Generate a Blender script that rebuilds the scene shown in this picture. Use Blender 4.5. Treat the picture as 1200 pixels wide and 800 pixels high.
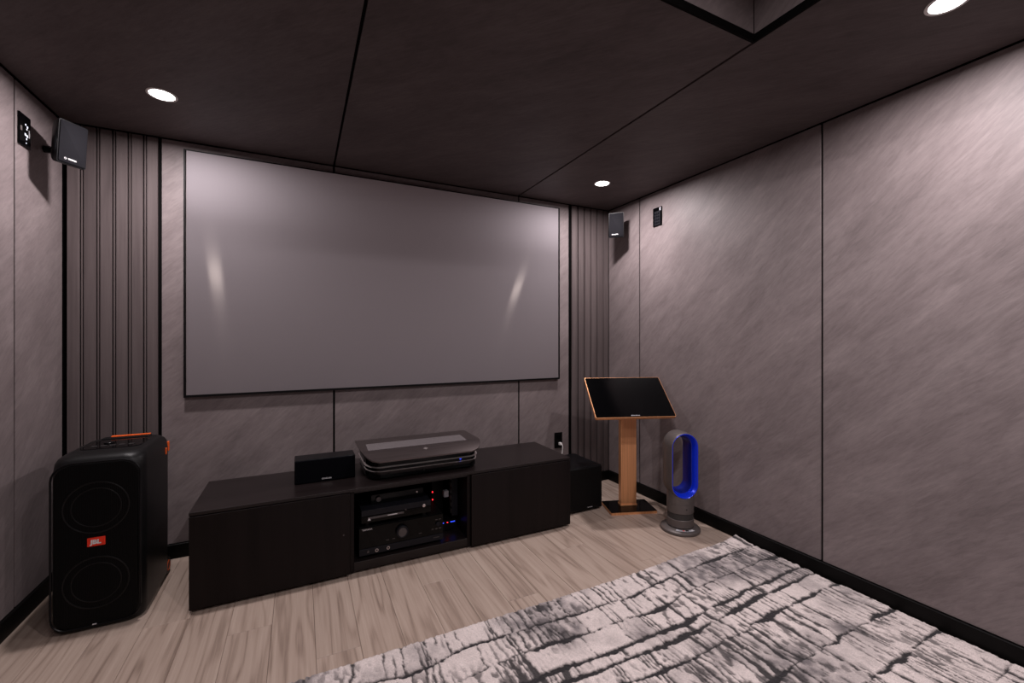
import bpy, bmesh, math, random
import numpy as np
from mathutils import Vector, Matrix
random.seed(7)
R = math.radians
sc = bpy.context.scene
col = sc.collection
for o in list(bpy.data.objects): bpy.data.objects.remove(o)

# ------------------------------------------------------------------ camera, world, exposure
cd = bpy.data.cameras.new('camera'); cam = bpy.data.objects.new('camera', cd); col.objects.link(cam)
cam.location = (0, 0, 1.13); cam.rotation_euler = (R(90), 0, R(-26.25))
cd.sensor_width = 36; cd.lens = 503/1200*36; cd.shift_y = -4/1200; cd.clip_start = .02
sc.camera = cam
w = bpy.data.worlds.new('world'); sc.world = w; w.use_nodes = True
w.node_tree.nodes['Background'].inputs[0].default_value = (.02, .018, .02, 1)
w.node_tree.nodes['Background'].inputs[1].default_value = 0.05
vs = sc.view_settings
vs.view_transform = 'Standard'; vs.look = 'None'; vs.gamma = 1; vs.use_curve_mapping = False
vs.exposure = 0.0
LIGHT_W = 17.0           # every ceiling downlight, same lamp
LIGHT_COL = (1.0, .925, .935)

# room, metres: x right, y towards the screen wall, z up
XL, XR, YB, YF, H = -1.003, 2.2175, 2.747, -2.2, 2.15

# ------------------------------------------------------------------ materials
def new_mat(name):
    m = bpy.data.materials.new(name); m.use_nodes = True
    nt = m.node_tree; b = nt.nodes['Principled BSDF']
    return m, nt, b
def N(nt, t, **kw):
    n = nt.nodes.new(t)
    for k, v in kw.items():
        if k.startswith('i_'):
            key = k[2:]; key = int(key) if key.isdigit() else key.replace('_', ' ')
            n.inputs[key].default_value = v
        else: setattr(n, k, v)
    return n
def ramp(nt, fac, stops, interp='LINEAR'):
    n = nt.nodes.new('ShaderNodeValToRGB'); n.color_ramp.interpolation = interp
    e = n.color_ramp.elements
    while len(e) < len(stops): e.new(.5)
    for el, (p, c) in zip(e, stops):
        el.position = p; el.color = (*c, 1) if len(c) == 3 else c
    nt.links.new(fac, n.inputs[0]); return n
def math_n(nt, op, a, b=None):
    n = nt.nodes.new('ShaderNodeMath'); n.operation = op
    for i, v in enumerate((a, b)):
        if v is None: continue
        if isinstance(v, (int, float)): n.inputs[i].default_value = v
        else: nt.links.new(v, n.inputs[i])
    return n.outputs[0]
def mixc(nt, fac, a, b, mode='MIX'):
    n = nt.nodes.new('ShaderNodeMix'); n.data_type = 'RGBA'; n.blend_type = mode
    for i, v in ((0, fac), (6, a), (7, b)):
        if isinstance(v, (int, float)): n.inputs[i].default_value = v
        elif isinstance(v, tuple): n.inputs[i].default_value = (*v, 1)
        else: nt.links.new(v, n.inputs[i])
    return n.outputs[2]
def plain(name, c, rough=.5, metal=0., noise=.12, scale=60, bump=0., coat=0., spec=.5):
    """one colour with a faint procedural mottling"""
    m, nt, b = new_mat(name)
    tc = N(nt, 'ShaderNodeTexCoord'); nz = N(nt, 'ShaderNodeTexNoise', i_Scale=scale, i_Detail=3.)
    nt.links.new(tc.outputs['Object'], nz.inputs['Vector'])
    lo = tuple(x*(1-noise) for x in c); hi = tuple(min(1, x*(1+noise)) for x in c)
    rp = ramp(nt, nz.outputs['Fac'], [(.3, lo), (.7, hi)])
    nt.links.new(rp.outputs[0], b.inputs['Base Color'])
    b.inputs['Roughness'].default_value = rough; b.inputs['Metallic'].default_value = metal
    b.inputs['Specular IOR Level'].default_value = spec
    if coat: b.inputs['Coat Weight'].default_value = coat; b.inputs['Coat Roughness'].default_value = .05
    if bump:
        bp = N(nt, 'ShaderNodeBump', i_Strength=bump, i_Distance=.002)
        nt.links.new(nz.outputs['Fac'], bp.inputs['Height']); nt.links.new(bp.outputs[0], b.inputs['Normal'])
    return m
def emit(name, c, s):
    m, nt, b = new_mat(name)
    b.inputs['Base Color'].default_value = (*c, 1)
    b.inputs['Emission Color'].default_value = (*c, 1); b.inputs['Emission Strength'].default_value = s
    return m

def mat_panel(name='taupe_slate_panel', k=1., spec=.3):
    """slate-look taupe board with slanting brushed streaks; UV is in metres"""
    m, nt, b = new_mat(name)
    L = nt.links
    uv = N(nt, 'ShaderNodeUVMap'); oi = N(nt, 'ShaderNodeObjectInfo')
    off = N(nt, 'ShaderNodeVectorMath', operation='SCALE'); 
    cmb = N(nt, 'ShaderNodeCombineXYZ'); L.new(oi.outputs['Random'], cmb.inputs[0]); L.new(oi.outputs['Random'], cmb.inputs[2])
    L.new(cmb.outputs[0], off.inputs[0]); off.inputs['Scale'].default_value = 17
    add = N(nt, 'ShaderNodeVectorMath', operation='ADD'); L.new(uv.outputs[0], add.inputs[0]); L.new(off.outputs[0], add.inputs[1])
    rot = N(nt, 'ShaderNodeMapping'); L.new(add.outputs[0], rot.inputs[0]); rot.inputs['Rotation'].default_value = (0, 0, R(-42))
    def streak(sx, sy, detail, dist=0.):
        mp = N(nt, 'ShaderNodeMapping'); L.new(rot.outputs[0], mp.inputs[0]); mp.inputs['Scale'].default_value = (sx, sy, 1)
        n = N(nt, 'ShaderNodeTexNoise', i_Scale=1., i_Detail=detail, i_Roughness=.68, i_Distortion=dist)
        L.new(mp.outputs[0], n.inputs['Vector']); return n.outputs['Fac']
    s1 = streak(2.6, 9, 8, .5); s2 = streak(17, 95, 6, .5); s3 = streak(2.2, 3.2, 4)
    n4 = N(nt, 'ShaderNodeTexNoise', i_Scale=230., i_Detail=3.); L.new(rot.outputs[0], n4.inputs['Vector'])
    s5 = streak(1.6, 42, 5, .15)
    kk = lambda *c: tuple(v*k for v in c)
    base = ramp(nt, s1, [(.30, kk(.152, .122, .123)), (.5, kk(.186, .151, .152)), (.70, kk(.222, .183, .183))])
    fine = ramp(nt, s2, [(.33, (.86, .86, .86)), (.5, (1, 1, 1)), (.68, (1.13, 1.13, 1.13))])
    big = ramp(nt, s3, [(.32, (.90, .90, .90)), (.68, (1.08, 1.08, 1.08))])
    c = mixc(nt, 1., base.outputs[0], fine.outputs[0], 'MULTIPLY')
    c = mixc(nt, 1., c, big.outputs[0], 'MULTIPLY')
    gl = ramp(nt, s5, [(.66, (0, 0, 0)), (.78, (1, 1, 1))])
    c = mixc(nt, math_n(nt, 'MULTIPLY', gl.outputs[0], .22), c, kk(.40, .34, .33))
    L.new(c, b.inputs['Base Color'])
    hgt = math_n(nt, 'ADD', math_n(nt, 'MULTIPLY', s2, 1.0), math_n(nt, 'MULTIPLY', n4.outputs['Fac'], .4))
    hgt = math_n(nt, 'ADD', hgt, math_n(nt, 'MULTIPLY', s1, .2))
    bp = N(nt, 'ShaderNodeBump', i_Strength=.35, i_Distance=.0014); L.new(hgt, bp.inputs['Height']); L.new(bp.outputs[0], b.inputs['Normal'])
    b.inputs['Roughness'].default_value = .52; b.inputs['Specular IOR Level'].default_value = spec
    return m
def mat_wood(name, dark, mid, light, axis=2, grain=1., rough=.5, spec=.5, bump=.25, rings=22, random_off=True, ring_w=.16, vary=.06):
    """straight and cathedral grain along one object axis"""
    m, nt, b = new_mat(name); L = nt.links
    tc = N(nt, 'ShaderNodeTexCoord'); oi = N(nt, 'ShaderNodeObjectInfo')
    cmb = N(nt, 'ShaderNodeCombineXYZ')
    for i in range(3): L.new(oi.outputs['Random'], cmb.inputs[i])
    off = N(nt, 'ShaderNodeVectorMath', operation='SCALE'); L.new(cmb.outputs[0], off.inputs[0]); off.inputs['Scale'].default_value = 23 if random_off else 0
    add = N(nt, 'ShaderNodeVectorMath', operation='ADD'); L.new(tc.outputs['Object'], add.inputs[0]); L.new(off.outputs[0], add.inputs[1])
    def sn(a, l, detail, dist=0.):
        mp = N(nt, 'ShaderNodeMapping'); L.new(add.outputs[0], mp.inputs[0])
        s = [a*grain]*3; s[axis] = l*grain; mp.inputs['Scale'].default_value = s
        n = N(nt, 'ShaderNodeTexNoise', i_Scale=1., i_Detail=detail, i_Roughness=.55, i_Distortion=dist)
        L.new(mp.outputs[0], n.inputs['Vector']); return n.outputs['Fac']
    big = sn(6.5, .55, 2.2, .25); fib = sn(120, 2.6, 5, .2); med = sn(30, 1.0, 4, .5); fine = sn(420, 12, 2)
    s = math_n(nt, 'SINE', math_n(nt, 'MULTIPLY', big, rings*6.283/2))
    s = math_n(nt, 'ADD', math_n(nt, 'MULTIPLY', s, .5), .5)
    s = math_n(nt, 'SUBTRACT', .5, math_n(nt, 'POWER', s, 3.5))
    v = math_n(nt, 'ADD', math_n(nt, 'MULTIPLY', s, ring_w), math_n(nt, 'MULTIPLY', med, .50))
    v = math_n(nt, 'ADD', v, math_n(nt, 'MULTIPLY', fib, .40))
    v = math_n(nt, 'ADD', v, math_n(nt, 'MULTIPLY', fine, .16))
    rp = ramp(nt, v, [(.30, dark), (.52, mid), (.80, light)])
    var = N(nt, 'ShaderNodeMapRange'); L.new(oi.outputs['Random'], var.inputs[0])
    var.inputs[3].default_value = 1-vary; var.inputs[4].default_value = 1+vary
    vm = N(nt, 'ShaderNodeVectorMath', operation='SCALE'); L.new(rp.outputs[0], vm.inputs[0]); L.new(var.outputs[0], vm.inputs['Scale'])
    L.new(vm.outputs[0], b.inputs['Base Color'])
    bp = N(nt, 'ShaderNodeBump', i_Strength=bump, i_Distance=.001); L.new(v, bp.inputs['Height']); L.new(bp.outputs[0], b.inputs['Normal'])
    b.inputs['Roughness'].default_value = rough; b.inputs['Specular IOR Level'].default_value = spec
    return m
def mat_screen():
    """grey light-rejecting cloth: a matt coat over horizontal micro-ridges, whose lower facets gather light from
    below and whose slightly glossy upper facets (tilted about 24 degrees) give narrow lamp glints"""
    m = bpy.data.materials.new('grey_projection_cloth'); m.use_nodes = True; nt = m.node_tree; nt.nodes.clear(); L = nt.links
    out = N(nt, 'ShaderNodeOutputMaterial')
    tc = N(nt, 'ShaderNodeTexCoord'); nz = N(nt, 'ShaderNodeTexNoise', i_Scale=700., i_Detail=1.); L.new(tc.outputs['Object'], nz.inputs['Vector'])
    c1 = ramp(nt, nz.outputs['Fac'], [(.3, (.215, .193, .207)), (.7, (.227, .205, .219))])
    c2 = ramp(nt, nz.outputs['Fac'], [(.3, (.60, .545, .585)), (.7, (.62, .565, .605))])
    def facet(deg):
        v = N(nt, 'ShaderNodeCombineXYZ'); v.inputs[1].default_value = -math.cos(R(deg)); v.inputs[2].default_value = math.sin(R(deg)); return v.outputs[0]
    d1 = N(nt, 'ShaderNodeBsdfDiffuse'); L.new(c1.outputs[0], d1.inputs[0])
    d2 = N(nt, 'ShaderNodeBsdfDiffuse'); L.new(c2.outputs[0], d2.inputs[0]); L.new(facet(-48), d2.inputs['Normal'])
    g = N(nt, 'ShaderNodeBsdfAnisotropic'); g.inputs['Color'].default_value = (.9, .8, .72, 1); g.inputs['Roughness'].default_value = .145
    g.inputs['Anisotropy'].default_value = .62; L.new(facet(24.5), g.inputs['Normal'])
    tg = N(nt, 'ShaderNodeCombineXYZ'); tg.inputs[0].default_value = 1; L.new(tg.outputs[0], g.inputs['Tangent'])
    m1 = N(nt, 'ShaderNodeMixShader'); m1.inputs[0].default_value = .5; L.new(d1.outputs[0], m1.inputs[1]); L.new(d2.outputs[0], m1.inputs[2])
    m2 = N(nt, 'ShaderNodeMixShader'); m2.inputs[0].default_value = .0010; L.new(m1.outputs[0], m2.inputs[1]); L.new(g.outputs[0], m2.inputs[2])
    L.new(m2.outputs[0], out.inputs[0]); return m
def mat_grille(name, c, pitch=.004, axis=0, rough=.6, spec=.1):
    m, nt, b = new_mat(name); L = nt.links
    tc = N(nt, 'ShaderNodeTexCoord'); wv = N(nt, 'ShaderNodeTexWave', i_Scale=6.283/pitch/20, bands_direction='XYZ'[axis])
    L.new(tc.outputs['Object'], wv.inputs['Vector'])
    rp = ramp(nt, wv.outputs['Fac'], [(.2, tuple(x*.5 for x in c)), (.8, c)]); L.new(rp.outputs[0], b.inputs['Base Color'])
    bp = N(nt, 'ShaderNodeBump', i_Strength=.5, i_Distance=.001); L.new(wv.outputs['Fac'], bp.inputs['Height']); L.new(bp.outputs[0], b.inputs['Normal'])
    b.inputs['Roughness'].default_value = rough; b.inputs['Specular IOR Level'].default_value = spec; return m
def mat_brushed(name, c, rough=.3, axis=2, c2=None, metal=1.):
    m, nt, b = new_mat(name); L = nt.links
    tc = N(nt, 'ShaderNodeTexCoord'); mp = N(nt, 'ShaderNodeMapping'); s = [420.]*3; s[axis] = 4.
    mp.inputs['Scale'].default_value = s; L.new(tc.outputs['Object'], mp.inputs[0])
    n = N(nt, 'ShaderNodeTexNoise', i_Scale=1., i_Detail=2.); L.new(mp.outputs[0], n.inputs['Vector'])
    rp = ramp(nt, n.outputs['Fac'], [(.3, tuple(x*.82 for x in c)), (.7, c2 or c)]); L.new(rp.outputs[0], b.inputs['Base Color'])
    b.inputs['Metallic'].default_value = metal; b.inputs['Roughness'].default_value = rough
    return m
def mat_rug():
    m, nt, b = new_mat('woven_rug_pile'); L = nt.links
    at = N(nt, 'ShaderNodeVertexColor'); at.layer_name = 'pile'
    tc = N(nt, 'ShaderNodeTexCoord'); nz = N(nt, 'ShaderNodeTexNoise', i_Scale=330., i_Detail=3.); L.new(tc.outputs['Object'], nz.inputs['Vector'])
    rp = ramp(nt, nz.outputs['Fac'], [(.3, (.72, .72, .72)), (.7, (1.15, 1.15, 1.15))])
    c = mixc(nt, 1., at.outputs[0], rp.outputs[0], 'MULTIPLY'); L.new(c, b.inputs['Base Color'])
    b.inputs['Roughness'].default_value = .95; b.inputs['Specular IOR Level'].default_value = .1
    b.inputs['Sheen Weight'].default_value = .15
    bp = N(nt, 'ShaderNodeBump', i_Strength=.8, i_Distance=.003); L.new(nz.outputs['Fac'], bp.inputs['Height']); L.new(bp.outputs[0], b.inputs['Normal'])
    return m

M = dict(
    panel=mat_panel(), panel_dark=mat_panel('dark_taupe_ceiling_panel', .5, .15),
    gap=plain('black_trim', (.0022, .0018, .0018), .7, spec=.06),
    base=plain('black_skirting', (.0028, .0024, .0024), .45, spec=.12),
    slat=mat_wood('taupe_wood_slat', (.066, .051, .051), (.092, .072, .072), (.122, .098, .097), axis=2, rough=.55, rings=9, bump=.2, spec=.2, ring_w=.10),
    oak=mat_wood('greige_oak_plank', (.195, .138, .110), (.345, .260, .214), (.450, .354, .298), axis=1, rough=.45, rings=20, bump=.12, spec=.3, ring_w=.18, vary=.03),
    espresso=mat_wood('espresso_wood', (.0046, .0030, .0030), (.0068, .0044, .0044), (.0100, .0066, .0066), axis=2, rough=.42, rings=6, bump=.05, spec=.16),
    espresso_x=mat_wood('espresso_wood_flat', (.0075, .0050, .0050), (.0105, .0072, .0072), (.015, .0105, .0105), axis=0, rough=.32, rings=6, bump=.05, spec=.3),
    screen=mat_screen(),
    black=plain('black_plastic', (.0035, .0033, .0036), .45, bump=.05, spec=.15),
    black_gloss=plain('black_gloss', (.0015, .0015, .0018), .10, noise=.02, spec=.16),
    black_matte=plain('black_matte', (.002, .002, .0022), .75, bump=.15, scale=300, spec=.05),
    jbody=plain('black_speaker_shell', (.0050, .0047, .0050), .42, bump=.12, scale=400, spec=.22),
    grille_v=mat_grille('black_ribbed_grille', (.0034, .0031, .0033), .0045, 0, .6),
    cloth=plain('dark_speaker_cloth', (.0085, .0080, .0102), .85, scale=500, bump=.3, spec=.1),
    cloth_dim=plain('black_speaker_cloth', (.0024, .0024, .0040), .85, scale=500, bump=.3, spec=.05),
    satin=plain('black_satin_shell', (.0042, .0040, .0050), .34, spec=.18),
    orange=plain('orange_rubber', (.75, .10, .008), .5),
    red=plain('red_badge', (.80, .028, .006), .5),
    white=plain('white_print', (.72, .70, .70), .5),
    print_=plain('silver_print', (.62, .60, .62), .35, .2),
    silver=plain('silver_metal', (.62, .55, .54), .38, .85),
    steel=plain('dark_steel', (.10, .092, .095), .4, .8),
    gold=mat_brushed('brushed_rose_gold', (.78, .35, .155), .36, 2, (.88, .42, .20), .5),
    bronze=mat_brushed('brushed_bronze_lid', (.135, .108, .107), .36, 0, (.16, .13, .128), .85),
    bronze_dark=plain('dark_bronze', (.022, .017, .017), .35, .5),
    lid_glass=plain('lens_glass_reflection_grey', (.15, .132, .137), .2, noise=0.),  # grey base colour stands in for the lit wall reflected in the glass
    gun=plain('gunmetal_fan_shell', (.118, .100, .096), .45, .35, noise=.05, spec=.3),
    gun_d=mat_grille('gunmetal_vent', (.060, .054, .052), .0035, 2, .5),
    blue=plain('cobalt_blue', (.006, .035, .72), .28, .25, noise=.04),
    blue_shade=plain('shaded_cobalt_blue', (.003, .012, .22), .35, .2, noise=.04),  # the cobalt darkened in colour for the shaded inside of the fan loop
    slate=plain('slate_plastic', (.0075, .0075, .0105), .4, spec=.18),
    rug=mat_rug(),
    lamp=emit('downlight_lens', (1, .97, .95), 12), ring=plain('white_trim_ring', (.7, .68, .66), .5),
    led_r=emit('red_led', (1, .02, .03), 3.), led_b=emit('blue_led', (.03, .08, 1), 1.2), led_w=emit('white_icon', (.8, .85, 1), .5),
    cable=plain('white_cable', (.75, .72, .70), .45), black_out=plain('black_outlet', (.0025, .0022, .0025), .35, spec=.15),
    grey_lab=plain('grey_sticker', (.42, .42, .46), .5), darkblue=plain('dark_panel_face', (.0035, .0038, .0055), .2, spec=.12),
)

# ------------------------------------------------------------------ geometry helpers
class MB:
    """collects shapes into one bmesh"""
    def __init__(s): s.bm = bmesh.new()
    def box(s, x0, x1, y0, y1, z0, z1, bev=0., seg=2):
        r = bmesh.ops.create_cube(s.bm, size=1)
        vs_ = r['verts']
        for v in vs_:
            v.co = Vector((x0+(v.co.x+.5)*(x1-x0), y0+(v.co.y+.5)*(y1-y0), z0+(v.co.z+.5)*(z1-z0)))
        if bev:
            es = list({e for v in vs_ for e in v.link_edges})
            bmesh.ops.bevel(s.bm, geom=es, offset=bev, segments=seg, affect='EDGES', profile=.5)
        return s
    def loft(s, rings, cap0=True, cap1=True, closed=True):
        bm = s.bm; rv = [[bm.verts.new(p) for p in r] for r in rings]
        for a, b in zip(rv, rv[1:]):
            n = len(a)
            for i in range(n if closed else n-1):
                j = (i+1) % n
                bm.faces.new((a[i], a[j], b[j], b[i]))
        if cap0: bm.faces.new(rv[0][::-1])
        if cap1: bm.faces.new(rv[-1])
        return s
    def cyl(s, c, r, d, axis='z', n=32, r2=None, bev=0):
        """cylinder centred on c with depth d along axis"""
        r2 = r if r2 is None else r2; rings = []
        prof = [(-d/2, r), (d/2, r2)]
        if bev: prof = [(-d/2, r-bev), (-d/2+bev, r), (d/2-bev, r2), (d/2, r2-bev)]
        return s.lathe(c, prof, axis, n)
    def lathe(s, c, prof, axis='z', n=32, cap=True, a0=0, a1=2*math.pi):
        c = Vector(c); rings = []
        for h, r in prof:
            ring = []
            for i in range(n):
                a = 2*math.pi*i/n; p = (r*math.cos(a), r*math.sin(a), h)
                if axis == 'x': p = (h, p[0], p[1])
                elif axis == 'y': p = (p[1], h, p[0])
                ring.append(c+Vector(p))
            rings.append(ring)
        return s.loft(rings, cap, cap)
    def torus(s, c, R0, r, axis='y', n=48, k=8):
        c = Vector(c); rings = []
        for i in range(n+1):
            a = 2*math.pi*i/n; ring = []
            for j in range(k):
                t = 2*math.pi*j/k; rr = R0+r*math.cos(t); p = (rr*math.cos(a), rr*math.sin(a), r*math.sin(t))
                if axis == 'y': p = (p[0], p[2], p[1])
                elif axis == 'x': p = (p[2], p[0], p[1])
                ring.append(c+Vector(p))
            rings.append(ring)
        s.loft(rings, False, False); bmesh.ops.remove_doubles(s.bm, verts=s.bm.verts[:], dist=1e-6); return s
    def tube(s, pts, r, k=8):
        pts = [Vector(p) for p in pts]; rings = []
        up = Vector((.13, .21, .97)).normalized()
        for i, p in enumerate(pts):
            d = (pts[min(i+1, len(pts)-1)]-pts[max(i-1, 0)]).normalized()
            a = d.cross(up)
            if a.length < .05: a = d.cross(Vector((1, 0, 0)))
            a.normalize(); b = a.cross(d)
            rings.append([p+a*r*math.cos(2*math.pi*j/k)+b*r*math.sin(2*math.pi*j/k) for j in range(k)])
        return s.loft(rings)
    def build(s, name, mat, parent=None, loc=(0, 0, 0), smooth=False, uv=None):
        bm = s.bm
        bmesh.ops.recalc_face_normals(bm, faces=bm.faces[:])
        if uv:
            ua, va = Vector(uv[0]), Vector(uv[1]); l = bm.loops.layers.uv.new('UVMap')
            for f in bm.faces:
                for lp in f.loops: lp[l].uv = (lp.vert.co.dot(ua), lp.vert.co.dot(va))
        me = bpy.data.meshes.new(name); bm.to_mesh(me); bm.free()
        return link(name, me, mat, parent, loc, smooth)
def link(name, me, mat, parent=None, loc=(0, 0, 0), smooth=False):
    if mat and not me.materials: me.materials.append(mat)
    if smooth:
        me.polygons.foreach_set('use_smooth', [True]*len(me.polygons))
        me.set_sharp_from_angle(angle=R(38))
    o = bpy.data.objects.new(name, me); col.objects.link(o); o.location = loc
    if parent: o.parent = parent
    return o
def tag(o, label=None, cat=None, group=None, kind=None):
    if label: o['label'] = label
    if cat: o['category'] = cat
    if group: o['group'] = group
    if kind: o['kind'] = kind
    return o
def thing(name, label, cat, loc, rz=0, group=None):
    o = bpy.data.objects.new(name, None); col.objects.link(o); o.empty_display_size = .05
    o.location = loc; o.rotation_euler = (0, 0, R(rz))
    return tag(o, label, cat, group)
def copy_tree(o, parent=None):
    c = o.copy(); col.objects.link(c); c.parent = parent
    for ch in list(o.children): copy_tree(ch, c)
    return c
def text(name, s, size, mat, parent, loc, rot=(R(90), 0, 0), depth=.0006, bold=0., align='CENTER', sx=1.):
    cu = bpy.data.curves.new(name, 'FONT'); cu.body = s; cu.size = size; cu.extrude = depth; cu.offset = bold
    cu.align_x = align; cu.align_y = 'CENTER'; cu.resolution_u = 2
    t = bpy.data.objects.new(name, cu); col.objects.link(t)
    dg = bpy.context.evaluated_depsgraph_get(); me = bpy.data.meshes.new_from_object(t.evaluated_get(dg))
    bpy.data.objects.remove(t); bpy.data.curves.remove(cu); me.name = name
    me.materials.clear()
    o = link(name, me, mat, parent, loc); o.rotation_euler = rot; o.scale = (sx, 1, 1); return o
def rrect(x0, x1, y0, y1, r, z=None, k=6, plane='xy', c=0.):
    """rounded rectangle ring; r = one radius or (x0y0, x1y0, x1y1, x0y1)"""
    rs = r if isinstance(r, (tuple, list)) else (r,)*4
    out = []
    for (cx, cy, sx, sy, a0), q in zip(((x0, y0, 1, 1, 180), (x1, y0, -1, 1, 270), (x1, y1, -1, -1, 0), (x0, y1, 1, -1, 90)), rs):
        for i in range(k+1):
            a = R(a0+90*i/k); out.append((cx+sx*q+q*math.cos(a), cy+sy*q+q*math.sin(a)))
    if plane == 'xy': return [Vector((a, b, z if z is not None else c)) for a, b in out]
    return [Vector((a, c, b)) for a, b in out]          # xz plane at y = c

# ------------------------------------------------------------------ the room shell
T = .012; G = .0055                                        # panel thickness, half joint
def struct(o): return tag(o, kind='structure')
# floor with planks
floor = struct(MB().box(XL-.1, XR+.1, YF-.1, YB+.1, -.06, -T).build('floor', M['gap']))
pw = .15; plank_cache = {}
def plank(x0, x1, y0, y1):
    key = (round(x1-x0, 4), round(y1-y0, 4))
    if key not in plank_cache:
        b = MB().box(-key[0]/2+.0004, key[0]/2-.0004, -key[1]/2+.0005, key[1]/2-.0005, -T, 0)
        bmesh.ops.bevel(b.bm, geom=[e for e in b.bm.edges if all(v.co.z > -.001 for v in e.verts)], offset=.0012, segments=1, affect='EDGES')
        o = b.build('plank', M['oak'], floor); plank_cache[key] = o.data
    else: o = link('plank', plank_cache[key], None, floor)
    o.location = ((x0+x1)/2, (y0+y1)/2, 0)
x = .05-8*pw; i = 0
while x < XR:
    xa, xb = max(x, XL), min(x+pw, XR)
    if xb-xa > .01:
        y = YF-[.0, .74, .35, 1.02, .55][i % 5]
        while y < YB:
            ya, yb = max(y, YF), min(y+1.22, YB)
            if yb-ya > .02: plank(xa, xb, ya, yb)
            y += 1.22
    x += pw; i += 1

def panel(parent, rect, plane, pos, uv, sgn, mat='panel'):
    """one board; rect in plane coordinates, front face on pos, joints recessed"""
    a0, a1, b0, b1 = rect; g = G; a0 += g; a1 -= g; b0 += g; b1 -= g
    m = MB()
    p0, p1 = sorted((pos, pos+sgn*T))
    if plane == 'y': m.box(a0, a1, p0, p1, b0, b1, .0008, 1)
    elif plane == 'x': m.box(p0, p1, a0, a1, b0, b1, .0008, 1)
    else: m.box(a0, a1, b0, b1, p0, p1, .0008, 1)
    return m.build('panel', M[mat], parent, uv=uv)
UV_Y = ((1, 0, 0), (0, 0, 1)); UV_R = ((0, -1, 0), (0, 0, 1)); UV_L = ((0, 1, 0), (0, 0, 1))
a = R(91); UV_Z = ((math.cos(a), math.sin(a), 0), (-math.sin(a), math.cos(a), 0))
# screen wall
wb = struct(MB().box(XL-.15, XR+.15, YB+T, YB+T+.1, -.06, H+.3).build('wall_back', M['gap']))
SX0, SX1 = -.6377, 1.8416
for r in ((SX0, .179, .07, H), (.179, 1.4095, .07, H), (1.4095, SX1, .07, H)):
    panel(wb, r, 'y', YB, UV_Y, 1)
# fluted timber at both ends
b = MB().box(-.0215, .0215, 0, .016, 0, H-.078-.004, .0015, 1)
slat0 = b.build('slat', M['slat'], wb); ns = 0
def slats(x0, x1, n):
    global ns
    p = (x1-x0)/n
    for k in range(n):
        o = slat0 if ns == 0 else slat0.copy()
        if ns: col.objects.link(o)
        ns += 1
        o.location = (x0+p*(k+.5)+.003, YB-.009, .074)
        g = MB().box(x0+p*(k+1)+.003-.003, x0+p*(k+1)+.003+.003, YB-.002, YB+T, .074, H-.004).build('groove_strip', M['slat'], wb) if k < n-1 else None
slats(XL+.006, SX0-.004, 6); slats(SX1+.008, XR-.002, 6)
# side walls
wr = struct(MB().box(XR+T, XR+T+.1, YF-.15, YB+.15, -.06, H+.3).build('wall_right', M['gap']))
ys = [YB, 2.3946, 1.1757, -.0437, -1.2631, YF]
for y1, y0 in zip(ys, ys[1:]): panel(wr, (y0, y1, .07, H), 'x', XR, UV_R, 1)
wl = struct(MB().box(XL-T-.1, XL-T, YF-.15, YB+.15, -.06, H+.3).build('wall_left', M['gap']))
ys = [YB, 2.367, 1.147, -.073, -1.293, YF]
for y1, y0 in zip(ys, ys[1:]): panel(wl, (y0, y1, .07, H), 'x', XL, UV_L, -1)
wf = struct(MB().box(XL-.15, XR+.15, YF-T-.1, YF-T, -.06, H+.3).build('wall_front', M['gap']))
xs = [XL, .179, 1.4095, XR]
for x0, x1 in zip(xs, xs[1:]): panel(wf, (x0, x1, .07, H), 'y', YF, UV_Y, -1)
# skirting
struct(MB().box(XL, XR, YB-.011, YB+.012, 0, .073, .002, 1).build('baseboard_back', M['base']))
struct(MB().box(XR-.011, XR+.012, YF, YB-.012, 0, .073, .002, 1).build('baseboard_right', M['base']))
struct(MB().box(XL-.012, XL+.011, YF, YB-.012, 0, .073, .002, 1).build('baseboard_left', M['base']))
struct(MB().box(XL+.012, XR-.012, YF-.012, YF+.011, 0, .073, .002, 1).build('baseboard_front', M['base']))
# ceiling: boards round a raised tray
TX0, TX1, TY0, TY1, TH = -.19, 1.405, -1.6, .96, .20
ceil = MB()
for r in ((XL-.1, XR+.1, TY1+.013, YB+.1), (XL-.1, TX0-.013, YF-.1, TY1+.013), (TX1+.013, XR+.1, YF-.1, TY1+.013), (TX0-.013, TX1+.013, YF-.1, TY0-.013)):
    ceil.box(*r, H+T, H+T+.04)
ceil.box(TX0-.1, TX1+.1, TY0-.1, TY1+.1, H+TH+T, H+TH+T+.05)
ceil = struct(ceil.build('ceiling', M['gap']))
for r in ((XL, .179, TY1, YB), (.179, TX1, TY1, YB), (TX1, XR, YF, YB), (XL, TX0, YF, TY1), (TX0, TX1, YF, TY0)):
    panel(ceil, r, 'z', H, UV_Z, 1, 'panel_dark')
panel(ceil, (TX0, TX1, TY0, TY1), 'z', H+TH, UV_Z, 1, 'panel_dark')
for r, pl, pos, sg, uv in (((TX0, TX1, H+.024, H+TH), 'y', TY1, 1, UV_Y), ((TX0, TX1, H+.024, H+TH), 'y', TY0, -1, UV_Y),
                           ((TY0, TY1, H+.024, H+TH), 'x', TX1, 1, UV_R), ((TY0, TY1, H+.024, H+TH), 'x', TX0, -1, UV_L)):
    g_ = G; G = .001; panel(ceil, r, pl, pos, uv, sg); G = g_
for nm, bx in (('tray_trim', (TX0-.004, TX1+.004, TY1-.004, TY1+.004)), ('tray_trim', (TX0-.004, TX1+.004, TY0-.004, TY0+.004)),
               ('tray_trim', (TX1-.004, TX1+.004, TY0+.004, TY1-.004)), ('tray_trim', (TX0-.004, TX0+.004, TY0+.004, TY1-.004))):
    MB().box(*bx, H-.001, H+.026).build(nm, M['gap'], ceil)

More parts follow.
